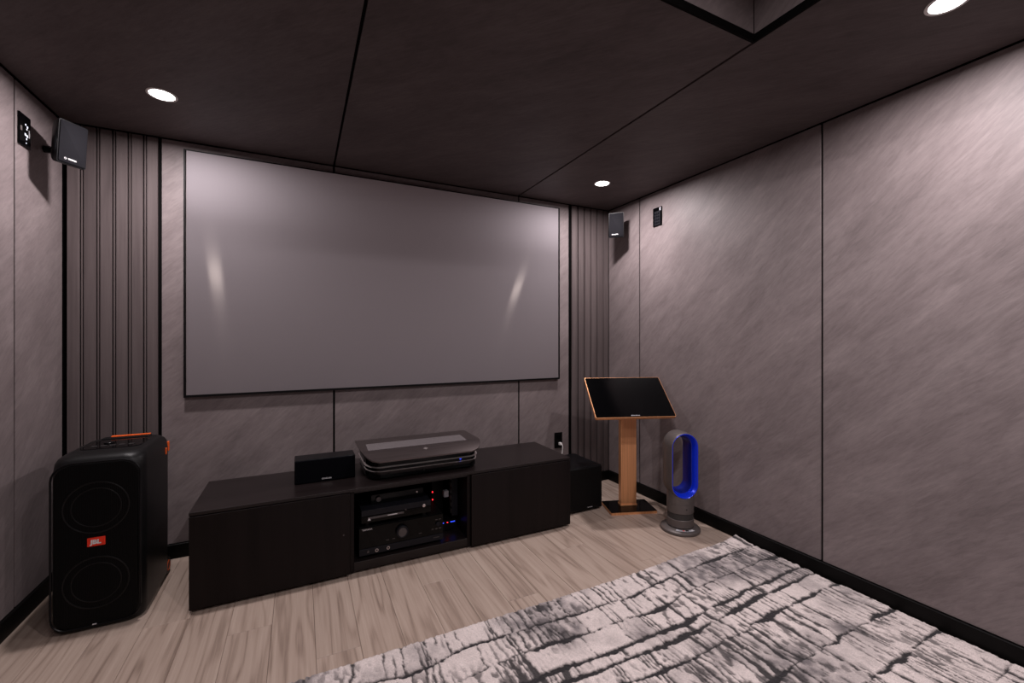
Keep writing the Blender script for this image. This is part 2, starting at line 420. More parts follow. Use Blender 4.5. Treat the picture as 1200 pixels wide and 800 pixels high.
# ------------------------------------------------------------------ recessed downlights
def downlight(x, y, label):
    t = thing('recessed_downlight', label, 'ceiling light', (x, y, H+TH if x == .60 else H), 0, 'recessed ceiling downlights')
    MB().lathe((0, 0, 0), [(0, .053), (-.003, .053), (-.004, .050), (-.003, .044), (0, .043)], 'z', 40, cap=False).build('trim_ring', M['ring'], t, smooth=True)
    MB().cyl((0, 0, -.001), .0435, .002, 'z', 40).build('lens', M['lamp'], t)
    ld = bpy.data.lights.new('downlight', 'AREA'); ld.shape = 'DISK'; ld.size = .085; ld.energy = LIGHT_W; ld.color = LIGHT_COL
    ld.spread = R(176)
    lo = bpy.data.objects.new('lamp_light', ld); col.objects.link(lo); lo.parent = t; lo.location = (0, 0, -.006)
for x, y, s in ((-.52, 2.263, 'round glowing recessed downlight in ceiling near the left wall speaker'),
                (1.785, 2.275, 'round glowing recessed downlight in ceiling above right end of projection screen'),
                (1.765, .584, 'round glowing recessed downlight at the top right edge, above the rug'),
                (.60, .30, 'added unseen round downlight inside the ceiling tray, above the rug'),  # both tray lamps are added, out of view, to brighten tray sides and floor
                (.60, -1.0, 'added unseen round downlight inside the ceiling tray, behind the camera')):
    downlight(x, y, s)

# ------------------------------------------------------------------ projection screen
t = thing('projection_screen', 'large grey fixed-frame projection screen with thin black border on back wall', 'projection screen', (.6009, YB, .824))
hw, hh, fr = 1.1385, 1.277, .012
MB().box(-hw+fr, hw-fr, -.0262, -.006, fr, hh-.006).build('screen_surface', M['screen'], t)
for bx in ((-hw, hw, 0, fr), (-hw, hw, hh-.006, hh), (-hw, -hw+.006, fr, hh-.006), (hw-.008, hw, fr, hh-.006)):
    MB().box(bx[0], bx[1], -.028, -.002, bx[2], bx[3]).build('frame_bar', M['black'], t)

# ------------------------------------------------------------------ low media cabinets
CX = [-.410, .2125, .8225, 1.457]; CY0, CY1 = 2.158, 2.60; ZT = .412; WT = .014
def cab_body(t, w_, z0, y0):
    s = .018; d = CY1
    MB().box(0, s, y0, d, z0, ZT-WT, .0008, 1).build('side_panel', M['espresso'], t)
    MB().box(w_-s, w_, y0, d, z0, ZT-WT, .0008, 1).build('side_panel', M['espresso'], t)
    MB().box(s, w_-s, y0, d, z0+.004, z0+.046, .0008, 1).build('bottom_panel', M['espresso_x'], t)
    MB().box(s, w_-s, y0, d, ZT-WT-.012, ZT-WT, .0008, 1).build('top_panel', M['espresso_x'], t)
    MB().box(s, w_-s, d-.006, d-.001, z0+.046, ZT-WT-.012).build('back_panel', M['black_matte'], t)
def foot(t, x, y): MB().cyl((x, y, .006), .018, .012, 'z', 16).build('foot', M['black'], t)
for k, lab in ((0, 'left low espresso cabinet with closed flat door, next to the party speaker'), (2, 'right low espresso cabinet with closed flat door, next to the subwoofer')):
    w_ = CX[k+1]-CX[k]
    t = thing('media_cabinet', lab, 'cabinet', (CX[k], 0, 0), 0, 'low espresso media cabinets')
    cab_body(t, w_, .012, CY0+.022)
    for fx in (.04, w_-.04):
        for fy in (CY0+.06, CY1-.05): foot(t, fx, fy)
    dr = MB().box(.001, w_-.002, CY0, CY0+.018, .014, ZT-WT-.003, .001, 2).build('door', M['espresso'], t)
    if k == 0: MB().cyl((w_-.03, CY0-.0005, .205), .0035, .002, 'y', 12).build('push_catch', M['steel'], dr)
t = thing('media_cabinet', 'middle low espresso cabinet with open front holding the receiver', 'cabinet', (CX[1], 0, 0), 0, 'low espresso media cabinets')
w_ = CX[2]-CX[1]; cab_body(t, w_, .008, CY0+.018)
for fx in (.04, w_-.04):
    for fy in (CY0+.06, CY1-.05): MB().cyl((fx, fy, .004), .018, .008, 'z', 16).build('foot', M['black'], t)
tag(MB().box(CX[0]-.001, CX[3]+.001, CY0+.006, CY1+.002, ZT-WT, ZT, .0012, 2).build('cabinet_worktop', M['espresso_x']),
    'long continuous espresso wood worktop lying over the three low cabinets', 'worktop')

# devices behind the glass
def knob(t, x, y, z, r, mat, nm='knob', d=.012): return MB().cyl((x, y-d/2, z), r, d, 'y', 28, bev=min(.0015, r*.25)).build(nm, M[mat], t, smooth=True)
t = thing('av_receiver', 'wide black AV receiver with large centre dial, on the open cabinet floor', 'receiver', (.256, 2.20, .0545))
MB().box(0, .422, .008, .33, .014, .148, .003).build('case', M['black'], t)
MB().box(0, .422, 0, .008, .045, .148, .002).build('front_panel', M['black_gloss'], t)
MB().box(0, .422, -.002, .008, .012, .0445, .002).build('lower_panel', M['slate'], t)
dial = knob(t, .206, 0, .099, .030, 'slate', 'volume_dial', .018)
knob(dial, .206, -.018, .099, .022, 'steel', 'dial_face', .001)
for z, xx in ((.122, .385), (.122, .405), (.075, .385), (.075, .405), (.075, .365)): MB().box(xx-.006, xx+.006, -.0015, .001, z-.002, z+.002).build('button', M['steel'], t)
knob(t, .393, 0, .099, .011, 'slate', 'selector_dial', .010)
for xx in (.135, .165, .30): MB().box(xx-.007, xx+.007, -.0012, .001, .066, .069).build('button', M['steel'], t)
knob(t, .042, -.002, .029, .006, 'steel', 'headphone_jack', .002)
for xx in (.083, .138): MB().torus((xx, -.003, .028), .0065, .0018, 'y', 20, 6).build('socket', M['silver'], t, smooth=True)
text('brand_lettering', 'YAMAHA', .0115, M['print_'], t, (.038, -.0005, .137))
MB().box(.370, .400, -.0026, -.0018, .0285, .0315).build('model_plate', M['steel'], t)
for fx in (.04, .38):
    for fy in (.04, .29): MB().cyl((fx, fy, .007), .02, .014, 'z', 20).build('foot', M['black'], t)

t = thing('disc_player', 'slate black disc player stacked on top of the AV receiver', 'disc player', (.267, 2.2, .202))
MB().box(0, .345, .004, .26, .022, .084, .002).build('case', M['slate'], t)
MB().box(0, .345, -.001, .004, .056, .084, .001).build('front_panel', M['slate'], t)
MB().box(.0, .345, 0, .004, .022, .0545, .001).build('lower_panel', M['black_gloss'], t)
MB().box(.030, .205, -.0018, .001, .038, .048, .0006, 1).build('disc_tray', M['steel'], t)
MB().box(.125, .172, -.0026, 0, .0415, .0455).build('logo_plate', M['print_'], t)
m = MB(); m.loft([[Vector((.028, -.0022, .033)), Vector((.044, -.0022, .033)), Vector((.036, -.0022, .046))], [Vector((.028, .001, .033)), Vector((.044, .001, .033)), Vector((.036, .001, .046))]]); m.build('triangle_mark', M['print_'], t)
knob(t, .308, 0, .060, .0085, 'silver', 'power_button', .004); knob(t, .214, 0, .056, .004, 'steel', 'button', .003)
for fx in (.03, .315):
    for fy in (.03, .23): MB().cyl((fx, fy, .011), .016, .022, 'z', 16).build('foot', M['black'], t)

t = thing('microphone_mixer', 'small black box with round knob stacked on the disc player', 'audio box', (.321, 2.26, .286))
MB().box(0, .266, .004, .17, .002, .049, .002).build('case', M['black'], t)
MB().box(0, .266, 0, .004, .002, .049, .001).build('front_panel', M['black_gloss'], t)
knob(t, .035, 0, .027, .013, 'steel', 'knob', .012); knob(t, .232, 0, .032, .005, 'silver', 'button', .004)

t = thing('router_box', 'small black box with two red lights at the back of the open cabinet', 'router', (.697, 2.44, .055))
MB().box(-.012, .058, .01, .12, 0, .26, .004).build('case', M['black'], t)
for z in (.172, .128): MB().cyl((-.006, .008, z+.006), .0035, .005, 'y', 10).build('indicator_light', M['led_r'], t)
t = thing('power_strip', 'vertical grey multi-socket power strip inside right side of open cabinet', 'power strip', (.768, 2.33, .13))
MB().box(-.006, .030, -.022, .022, 0, .24, .004).build('strip_body', M['slate'], t)
for k in range(6): MB().box(-.010, -.006, -.016, .016, .016+k*.037, .040+k*.037, .002).build('socket', M['steel'], t)
tag(MB().box(.725, .753, 2.335, 2.365, .192+.04, .228+.04, .004).build('plug_adapter', M['grey_lab'], None), 'small grey plug adapter sticking out of the power strip', 'plug adapter')
t = thing('network_switch', 'tiny black box with blue and red lights low in the open cabinet', 'network switch', (.715, 2.31, .0545))
MB().box(-.03, .075, 0, .08, 0, .055, .003).build('case', M['black'], t)
for xx, c in ((-.012, 'led_b'), (.022, 'led_r'), (.052, 'led_b')): MB().box(xx-.010*(c == 'led_b')-.003, xx+.010*(c == 'led_b')+.003, -.0015, .001, .044, .049).build('indicator_light', M[c], t)

# ------------------------------------------------------------------ centre speaker on the worktop
t = thing('centre_speaker', 'flat black centre channel speaker on the worktop beside the projector', 'speaker', (.1145, 2.343, ZT))
MB().box(-.1405, .1405, .006, .115, 0, .1165, .004).build('cabinet', M['satin'], t)
MB().box(-.1385, .1385, 0, .008, .002, .1145, .004).build('grille', M['cloth_dim'], t)
MB().torus((-.014, -.0004, .0155), .0035, .0008, 'y', 16, 6).build('logo_ring', M['print_'], t)
text('brand_lettering', 'YAMAHA', .0095, M['print_'], t, (.008, -.0008, .0155), bold=.0003)

# ------------------------------------------------------------------ ultra short throw projector
t = thing('laser_projector', 'bronze ultra short throw laser projector with curved front lid on the worktop', 'projector', (.600, 2.38, ZT))
def shell_rows(hw_, yb, yf, rad, zf, n=26, inset=0.):
    rows = []
    for i in range(n+1):
        s_ = i/n; y = yb+(yf-yb)*(1-(1-s_)**1.0)
        d = y-yf
        wx = hw_ if d >= rad else hw_-rad*.62+rad*.62*math.sqrt(max(0, 1-((rad-d)/rad)**2))
        rows.append((y, wx, zf(y)))
    return rows
def ztop(y):
    yk = -.075
    if y >= yk: return .140
    u = (yk-y)/.107; return .140-.036*u**1.6
hwP = .324
rows = shell_rows(hwP, .178, -.182, .125, ztop, 30)
m = MB(); NXs = 17
def ring_row(y, wx, z, th):
    top = [Vector((-wx+2*wx*j/(NXs-1), y, z)) for j in range(NXs)]
    bot = [Vector((-wx+2*wx*j/(NXs-1), y, z-th)) for j in range(NXs-1, -1, -1)]
    return top+bot
m.loft([ring_row(y, wx, z, .0065) for y, wx, z in rows]); m.build('lid', M['bronze'], t, smooth=True)
# glass window let into the lid
lidg = m = MB(); m.loft([[Vector((-.288, -.080, .1408)), Vector((.248, -.080, .1408)), Vector((.256, .062, .1408)), Vector((-.282, .062, .1408))],
                         [Vector((-.288, -.080, .139)), Vector((.248, -.080, .139)), Vector((.256, .062, .139)), Vector((-.282, .062, .139))]])
m.build('lens_window', M['lid_glass'], t)
m = MB()
for k in range(7): m.box(.12+k*.013, .128+k*.013, .105, .109, .139, .1405)
m.build('button_row', M['bronze_dark'], t)
m = MB(); m.loft([[Vector((x_, y_, ztop(y_)+.0008)) for x_, y_ in ((.0, -.112), (.013, -.122), (.0, -.132), (-.013, -.122))],
                  [Vector((x_, y_, ztop(y_)-.001)) for x_, y_ in ((.0, -.112), (.013, -.122), (.0, -.132), (-.013, -.122))]]); m.build('diamond_badge', M['silver'], t)
def outline(hw_, yb, yf, rad, z, n=14):
    """plan outline with softly rounded front corners"""
    pts = [(-hw_, yb)]
    for i in range(n+1):
        a_ = R(180+90*i/n); pts.append((-hw_+rad*.62+rad*.62*math.cos(a_), yf+rad+rad*math.sin(a_)))
    for i in range(n+1):
        a_ = R(270+90*i/n); pts.append((hw_-rad*.62+rad*.62*math.cos(a_), yf+rad+rad*math.sin(a_)))
    pts.append((hw_, yb))
    return [Vector((x_, y_, z)) for x_, y_ in pts]
m = MB(); m.loft([outline(.300, .172, -.150, .10, .012), outline(.299, .174, -.157, .11, .045), outline(.298, .174, -.156, .11, .098), outline(.296, .174, -.075, .08, .1335)]); m.build('body', M['black_gloss'], t, smooth=True)
m = MB(); m.loft([outline(.304, .170, -.168, .12, .0675), outline(.307, .170, -.171, .12, .0695), outline(.304, .170, -.168, .12, .0715)]); m.build('chrome_band', M['silver'], t, smooth=True)
m = MB(); m.loft([outline(.300, .170, -.162, .115, .0465), outline(.303, .170, -.165, .115, .048), outline(.300, .170, -.162, .115, .0495)]); m.build('chrome_band', M['silver'], t, smooth=True)
m = MB(); m.loft([outline(.292, .170, -.146, .10, .014), outline(.300, .170, -.160, .115, .040), outline(.300, .170, -.160, .115, .046)]); m.build('lower_skirt', M['bronze_dark'], t, smooth=True)
for s in (-1, 1): MB().box(s*.3005-.002, s*.3005+.002, -.03, .15, .03, .118, .001, 1).build('side_grille', M['steel'], t)
for xx in (-.2, -.02, .14, .255): MB().cyl((xx, -.1585, .030), .005, .006, 'y', 14).build('sensor', M['black_gloss'], t)
MB().box(.178, .188, -.160, -.150, .058, .0605).build('indicator_light', M['led_b'], t)
for xx in (-.24, .24):
    for yy in (-.09, .13): MB().cyl((xx, yy, .0065), .02, .012, 'z', 18).build('foot', M['black'], t)

# ------------------------------------------------------------------ party speaker
t = thing('party_speaker', 'tall black portable party speaker with red front badge beside the left wall', 'speaker', (-.708, 2.405, 0))
W2, D2, HJ = .142, .200, .677
def jr(z, ix, iyf, iyb, r): return rrect(-W2+ix, W2-ix, -D2+iyf, D2-iyb, r, z, 8)
secs = [(.0, .018, .022, .030, .05), (.005, .008, .010, .02, .05), (.016, .002, .003, .01, .052), (.038, 0, 0, .004, .052), (.30, 0, 0, 0, .052), (.61, 0, .002, 0, .052),
        (.646, .003, .006, .002, .055), (.661, .009, .014, .010, .058), (.671, .020, .028, .020, .06), (.676, .036, .050, .032, .06)]
m = MB(); m.loft([jr(*s) for s in secs]); m.build('shell', M['jbody'], t, smooth=True)
# ribbed front grille with woofer rings behind it
g0 = rrect(-.119, .119, .032, .640, (.035, .035, .05, .05), k=6, plane='xz', c=-D2-.0015)
m = MB(); m.loft([rrect(-.124, .124, .027, .645, (.04, .04, .055, .055), k=6, plane='xz', c=-D2+.012), rrect(-.123, .123, .028, .644, (.039, .039, .054, .054), k=6, plane='xz', c=-D2-.001), g0], cap0=False)
gr = m.build('front_grille', M['grille_v'], t)
for z in (.185, .475):
    MB().torus((0, -D2-.0005, z), .098, .0035, 'y', 56, 8).build('woofer_ring', M['jbody'], gr, smooth=True)
    MB().torus((0, -D2-.0005, z), .074, .0025, 'y', 48, 8).build('woofer_ring', M['jbody'], gr, smooth=True)
m = MB(); rr = rrect(-.132, .132, .019, .652, (.05, .05, .062, .062), k=6, plane='xz', c=0)
m.tube([Vector((p.x, -D2+.001, p.z)) for p in rr]+[Vector((rr[0].x, -D2+.001, rr[0].z))], .0035, 6); m.build('grille_border', M['satin'], t, smooth=True)
bd = MB().box(-.0265, .0265, -D2-.006, -D2-.001, .327, .360, .001, 1).build('front_badge', M['red'], t)
text('badge_lettering', 'JBL', .022, M['white'], bd, (-.001, -D2-.0064, .343), bold=.0011, sx=1.05)
MB().box(-.012, .0, -D2-.004, -D2, .0235, .0265).build('front_mark', M['print_'], t)
# top controls, rear handle with orange insert
tp = m = MB(); m.loft([rrect(-.10, .10, -.085, .085, .03, .6755), rrect(-.098, .098, -.083, .083, .03, .6785)]); tp = m.build('control_panel', M['black_gloss'], t)
for k, xx in enumerate((-.06, -.03, 0, .03, .06)): MB().box(xx-.010, xx+.010, -.045, -.031, .6785, .6805, .002).build('button', M['steel'], tp)
MB().cyl((-.03, .02, .680), .018, .006, 'z', 24, bev=.001).build('knob', M['satin'], tp, smooth=True)
MB().box(-.085, .085, .112, .150, .672, .683, .005).build('handle', M['jbody'], t)
MB().box(-.058, .082, .128, .146, .6825, .6875, .002).build('handle_insert', M['orange'], t)
for s in (-1, 1):
    MB().box(s*.142-.003, s*.142+.003, .115, .128, .585, .615, .002).build('side_clip', M['orange'], t)
    MB().box(s*.132-.004, s*.132+.006, .190, .204, .585, .630, .002).build('rear_clip', M['orange'], t)
    wh = MB().cyl((s*.126, .170, .042), .042, .030, 'x', 32, bev=.004).build('wheel', M['black'], t, smooth=True)
    MB().torus((s*.1412, .170, .042), .022, .0016, 'x', 28, 6).build('wheel_ring', M['orange'], wh, smooth=True)

# ------------------------------------------------------------------ subwoofer
t = thing('subwoofer', 'black cube subwoofer on the floor between right cabinet and pedestal', 'subwoofer', (1.647, 2.284, 0))
MB().box(-.147, .147, .012, .32, .012, .292, .005).build('cabinet', M['satin'], t)
MB().box(-.144, .144, 0, .014, .015, .289, .006).build('front_baffle', M['black'], t)
text('brand_lettering', 'YAMAHA', .010, M['print_'], t, (.045, -.0006, .03))
for fx in (-.11, .11):
    for fy in (.05, .28): MB().cyl((fx, fy, .006), .02, .012, 'z', 16).build('foot', M['black'], t)

# ------------------------------------------------------------------ gold pedestal with tilted touch screen
t = thing('touchscreen_pedestal', 'gold pedestal stand with tilted black touch screen near the right wall', 'touch screen', (1.956, 2.2155, 0), -19.5)
m = MB(); m.loft([rrect(-.155, .155, -.101, .101, .008, 0.), rrect(-.155, .155, -.101, .101, .008, .0145)]); m.build('base_plate', M['gold'], t)
m = MB(); m.loft([rrect(-.153, .153, -.099, .099, .008, .0145), rrect(-.153, .153, -.099, .099, .008, .0175)]); m.build('base_top', M['black_gloss'], t)
MB().box(-.0535, .0535, -.004, .042, .0175, .775, .003).build('column', M['gold'], t)
MB().box(-.0575, .0575, -.008, .046, .0175, .030, .002).build('column_collar', M['gold'], t)
sc_c = Vector((-.031, -.0795, .751))     # screen centre in pedestal coordinates
th = R(41.6)
def tilt(o): o.location = sc_c; o.rotation_euler = (th, 0, 0); return o
w2, l2 = .259, .1670
m = MB(); m.loft([rrect(-w2, w2, -l2, l2, .010, -.016), rrect(-w2, w2, -l2, l2, .010, .003)]); sh = tilt(m.build('screen_housing', M['gold'], t))
m = MB(); m.loft([rrect(-w2+.0032, w2-.0032, -l2+.0032, l2-.0032, .008, .003), rrect(-w2+.0032, w2-.0032, -l2+.0032, l2-.0032, .008, .0045)]); gp = m.build('touch_screen', M['black_gloss'], sh)
m = MB()
m.box(-.030, -.022, -l2+.011, -l2+.018, .0045, .0049)
for k in range(6): m.box(-.019+k*.0078, -.0132+k*.0078, -l2+.012, -l2+.0165, .0045, .0049)
m.build('brand_mark', M['grey_lab'], sh)
MB().box(-.075, .075, .02, .10, -.040, -.016, .004).build('mount_plate', M['steel'], sh)

# ------------------------------------------------------------------ bladeless fan
t = thing('bladeless_fan', 'gunmetal bladeless fan heater with blue oval loop beside the right wall', 'fan', (2.018, 1.840, 0), -20)
MB().lathe((0, 0, 0), [(0, .108), (.006, .112), (.016, .111), (.022, .104), (.026, .085), (.028, .072)], 'z', 56).build('base', M['gun'], t, smooth=True)
MB().lathe((0, 0, 0), [(.028, .070), (.034, .0755), (.075, .0755), (.077, .0735)], 'z', 56).build('lower_body', M['gun'], t, smooth=True)
MB().lathe((0, 0, 0), [(.077, .0725), (.112, .0725)], 'z', 56).build('air_inlet', M['gun_d'], t, smooth=True)
def stad(hw_, z0, z1, y, k=20):
    """oval loop outline in the xz plane"""
    r = hw_; pts = []
    for i in range(k+1):
        a_ = math.pi*i/k; pts.append(Vector((r*math.cos(a_), y, z1-r+r*math.sin(a_))))
    for i in range(k+1):
        a_ = math.pi+math.pi*i/k; pts.append(Vector((r*math.cos(a_), y, z0+r+r*math.sin(a_))))
    return pts
Z0, Z1, HW = .196, .580, .083
def lring(ins, y): return stad(HW-ins, Z0+ins, Z1-ins, y)
m = MB(); m.lathe((0, 0, 0), [(.112, .0735), (.114, .0755), (.165, .0755), (.1655, .0745), (.167, .0745), (.1675, .0755), (.285, .0735), (.310, .068)], 'z', 64)
ub = m.build('upper_body', M['gun'], t, smooth=True)
m = MB(); m.loft([stad(HW-.004, Z0+.004, Z1-.004, -.12), stad(HW-.004, Z0+.004, Z1-.004, .12)]); cut = m.build('cutter', None)
cut.parent = t
md = ub.modifiers.new('cut', 'BOOLEAN'); md.object = cut; md.operation = 'DIFFERENCE'; md.solver = 'EXACT'
bpy.context.view_layer.update()
me = bpy.data.meshes.new_from_object(ub.evaluated_get(bpy.context.evaluated_depsgraph_get()))
ub.modifiers.clear(); ub.data = me; bpy.data.objects.remove(cut)
m = MB(); m.loft([lring(.034, .062), lring(.030, .066), lring(.010, .064), lring(.003, .055), lring(0, .03), lring(0, -.05), lring(.002, -.058), lring(.0045, -.060)], False, False)
m.build('loop_shell', M['gun'], t, smooth=True)
m = MB(); m.loft([lring(.0045, -.060), lring(.0065, -.061), lring(.009, -.059), lring(.020, -.024), lring(.0215, -.022)], False, False); m.build('front_ring', M['blue'], t, smooth=True)
m = MB(); m.loft([lring(.0215, -.022), lring(.0255, -.0215), lring(.0265, -.019), lring(.033, .030), lring(.034, .062)], False, False); m.build('inner_ring', M['blue_shade'], t, smooth=True)
def arc_strip(r0, r1, a0, a1, z, h, n=14):
    q = [Vector((r0*math.cos(R(a0+(a1-a0)*i/n)), r0*math.sin(R(a0+(a1-a0)*i/n)), z)) for i in range(n+1)] + \
        [Vector((r1*math.cos(R(a1+(a0-a1)*i/n)), r1*math.sin(R(a1+(a0-a1)*i/n)), z)) for i in range(n+1)]
    return [q, [p+Vector((0, 0, h)) for p in q]]
lb = MB(); lb.loft(arc_strip(.080, .098, -132, -64, .0255, .0016)); lb = lb.build('rating_label', M['grey_lab'], t)
m = MB(); m.loft(arc_strip(.083, .092, -108, -102, .0271, .0006)); m.build('label_mark', M['red'], lb)
m = MB(); m.loft(arc_strip(.0825, .0935, -98, -86, .0271, .0006)); m.build('label_mark', M['darkblue'], lb)
m = MB(); m.loft(arc_strip(.083, .096, -76, -68, .0271, .0006)); m.build('label_mark', M['white'], lb)
MB().cyl((0, -.0758, .142), .0045, .0015, 'y', 14).build('button', M['gun_d'], t)

# ------------------------------------------------------------------ wall-mounted surround speakers
def wall_speaker(label, loc, rz, side):
    t = thing('wall_speaker', label, 'speaker', loc, rz, 'small wall-mounted surround speakers')
    tl = R(4.5)
    rot = Matrix.Rotation(tl, 4, 'X')
    def tb(b, name, mat, par=t, sm=True):
        bmesh.ops.transform(b.bm, matrix=rot, verts=b.bm.verts[:]); return b.build(name, M[mat], par, smooth=sm)
    # front faces local -y and leans down
    b = MB(); b.loft([rrect(-.053, .053, -.089, .089, .007, k=4, plane='xz', c=-.036), rrect(-.054, .054, -.090, .090, .008, k=4, plane='xz', c=-.030),
                      rrect(-.047, .047, -.084, .084, .012, k=4, plane='xz', c=.0), rrect(-.030, .030, -.066, .066, .012, k=4, plane='xz', c=.030)])
    tb(b, 'cabinet', 'satin')
    b = MB(); b.loft([rrect(-.049, .049, -.084, .085, .006, k=4, plane='xz', c=-.034), rrect(-.049, .049, -.084, .085, .006, k=4, plane='xz', c=-.0395), rrect(-.047, .047, -.082, .083, .006, k=4, plane='xz', c=-.041)])
    tb(b, 'grille', 'cloth')
    lx = -.002
    o = text('brand_lettering', 'YAMAHA', .0074, M['white'], t, rot @ Vector((lx, -.0416, -.068)), rot=(R(90)+tl, 0, 0), bold=.0006)
    b = MB(); b.torus((lx-.0245, -.0412, -.068), .0034, .0011, 'y', 16, 6); tb(b, 'logo_ring', 'white')
    return t
def bracket(t, wall_x, loc, rz):
    """ball bracket from the wall to the speaker back, built in the speaker's frame"""
    inv = Matrix.Rotation(R(-rz), 4, 'Z')
    s = 1 if wall_x > loc[0] else -1
    wp = inv @ Vector((wall_x-loc[0]-s*.0015, .10, 0.0)); q = inv @ Vector((s*(abs(wall_x-loc[0])-.022), .10, 0))
    br = MB(); br.tube([wp, q], .015, 20); br.build('wall_plate', M['black'], t, smooth=True)
    m_ = MB(); m_.tube([q, q*.6, Vector((0, .026, 0))], .0085, 10); m_.build('bracket_arm', M['black'], t, smooth=True)
for label, loc, rz in (('small black wall speaker high on the left wall beside wooden slats', (-.896, 2.480, 1.954), 55),
                       ('small black wall speaker high on the right wall near the far corner', (2.105, 2.512, 1.962), -46)):
    bracket(wall_speaker(label, loc, rz, 0), XL if loc[0] < 0 else XR, loc, rz)

# ------------------------------------------------------------------ wall controllers, outlet
def wall_control(name, label, xw, yc, zc, s, lit):
    t = thing(name, label, 'wall control', (xw, yc, zc), 0, 'black wall control plates')
    hx = .007
    def bx(a0, a1, y0, y1, z0, z1, bev=0): 
        x0, x1 = sorted((s*a0, s*a1)); return MB().box(x0, x1, y0, y1, z0, z1, bev, 2) if bev else MB().box(x0, x1, y0, y1, z0, z1)
    bx(-.0005, hx, -.040, .040, -.064, .064, .002).build('plate', M['black_gloss'], t)
    if lit:
        for (yy, zz, r) in ((.002, .026, .0032), (.014, .020, .0036), (.010, .010, .003), (.000, -.014, .0045), (.012, -.017, .0045), (.008, -.030, .003), (.006, -.047, .002)):
            bx(hx, hx+.0008, yy-r, yy+r, zz-r, zz+r).build('icon', M['led_w'], t)
        bx(hx, hx+.002, .024, .027, -.020, .012).build('slider', M['print_'], t)
        bx(hx, hx+.002, -.034, -.026, -.008, .010).build('rocker', M['silver'], t)
    else:
        bx(hx, hx+.001, -.029, .026, -.058, .038).build('key_field', M['slate'], t)
        for r_ in range(4):
            for c_ in range(3): bx(hx+.001, hx+.0025, -.022+c_*.016, -.011+c_*.016, -.05+r_*.021, -.036+r_*.021, .001).build('key', M['darkblue'], t)
        bx(hx, hx+.0012, -.034, -.022, .038, .058).build('sticker', M['grey_lab'], t)
wall_control('wall_control_panel', 'black wall control panel with small lit icons on left wall', XL, 2.424, 1.966, 1, True)
wall_control('wall_keypad', 'black wall keypad plate on the right wall near the downlight', XR, 2.216, 1.968, -1, False)
t = thing('wall_outlet', 'black double wall outlet on back wall above right cabinet', 'outlet', (1.742, YB, .362))
MB().box(-.034, .034, -.006, .0005, -.058, .058, .002).build('cover_plate', M['black_out'], t)
for z in (-.024, .024):
    m = MB().box(-.016, .016, -.0075, -.005, z-.017, z+.017, .003); m.build('socket', M['black_gloss'], t)
t = thing('white_power_plug', 'white plug and cord hanging from the black wall outlet', 'power plug', (1.748, YB-.008, .338))
MB().box(-.010, .010, -.024, 0, -.010, .010, .004).build('plug_body', M['cable'], t, smooth=True)
MB().tube([(0, -.022, 0), (.004, -.032, -.004), (.006, -.038, -.020), (.0, -.040, -.055), (-.008, -.038, -.10), (-.012, -.03, -.18), (-.016, -.02, -.30)], .0042, 10).build('cord', M['cable'], t, smooth=True)

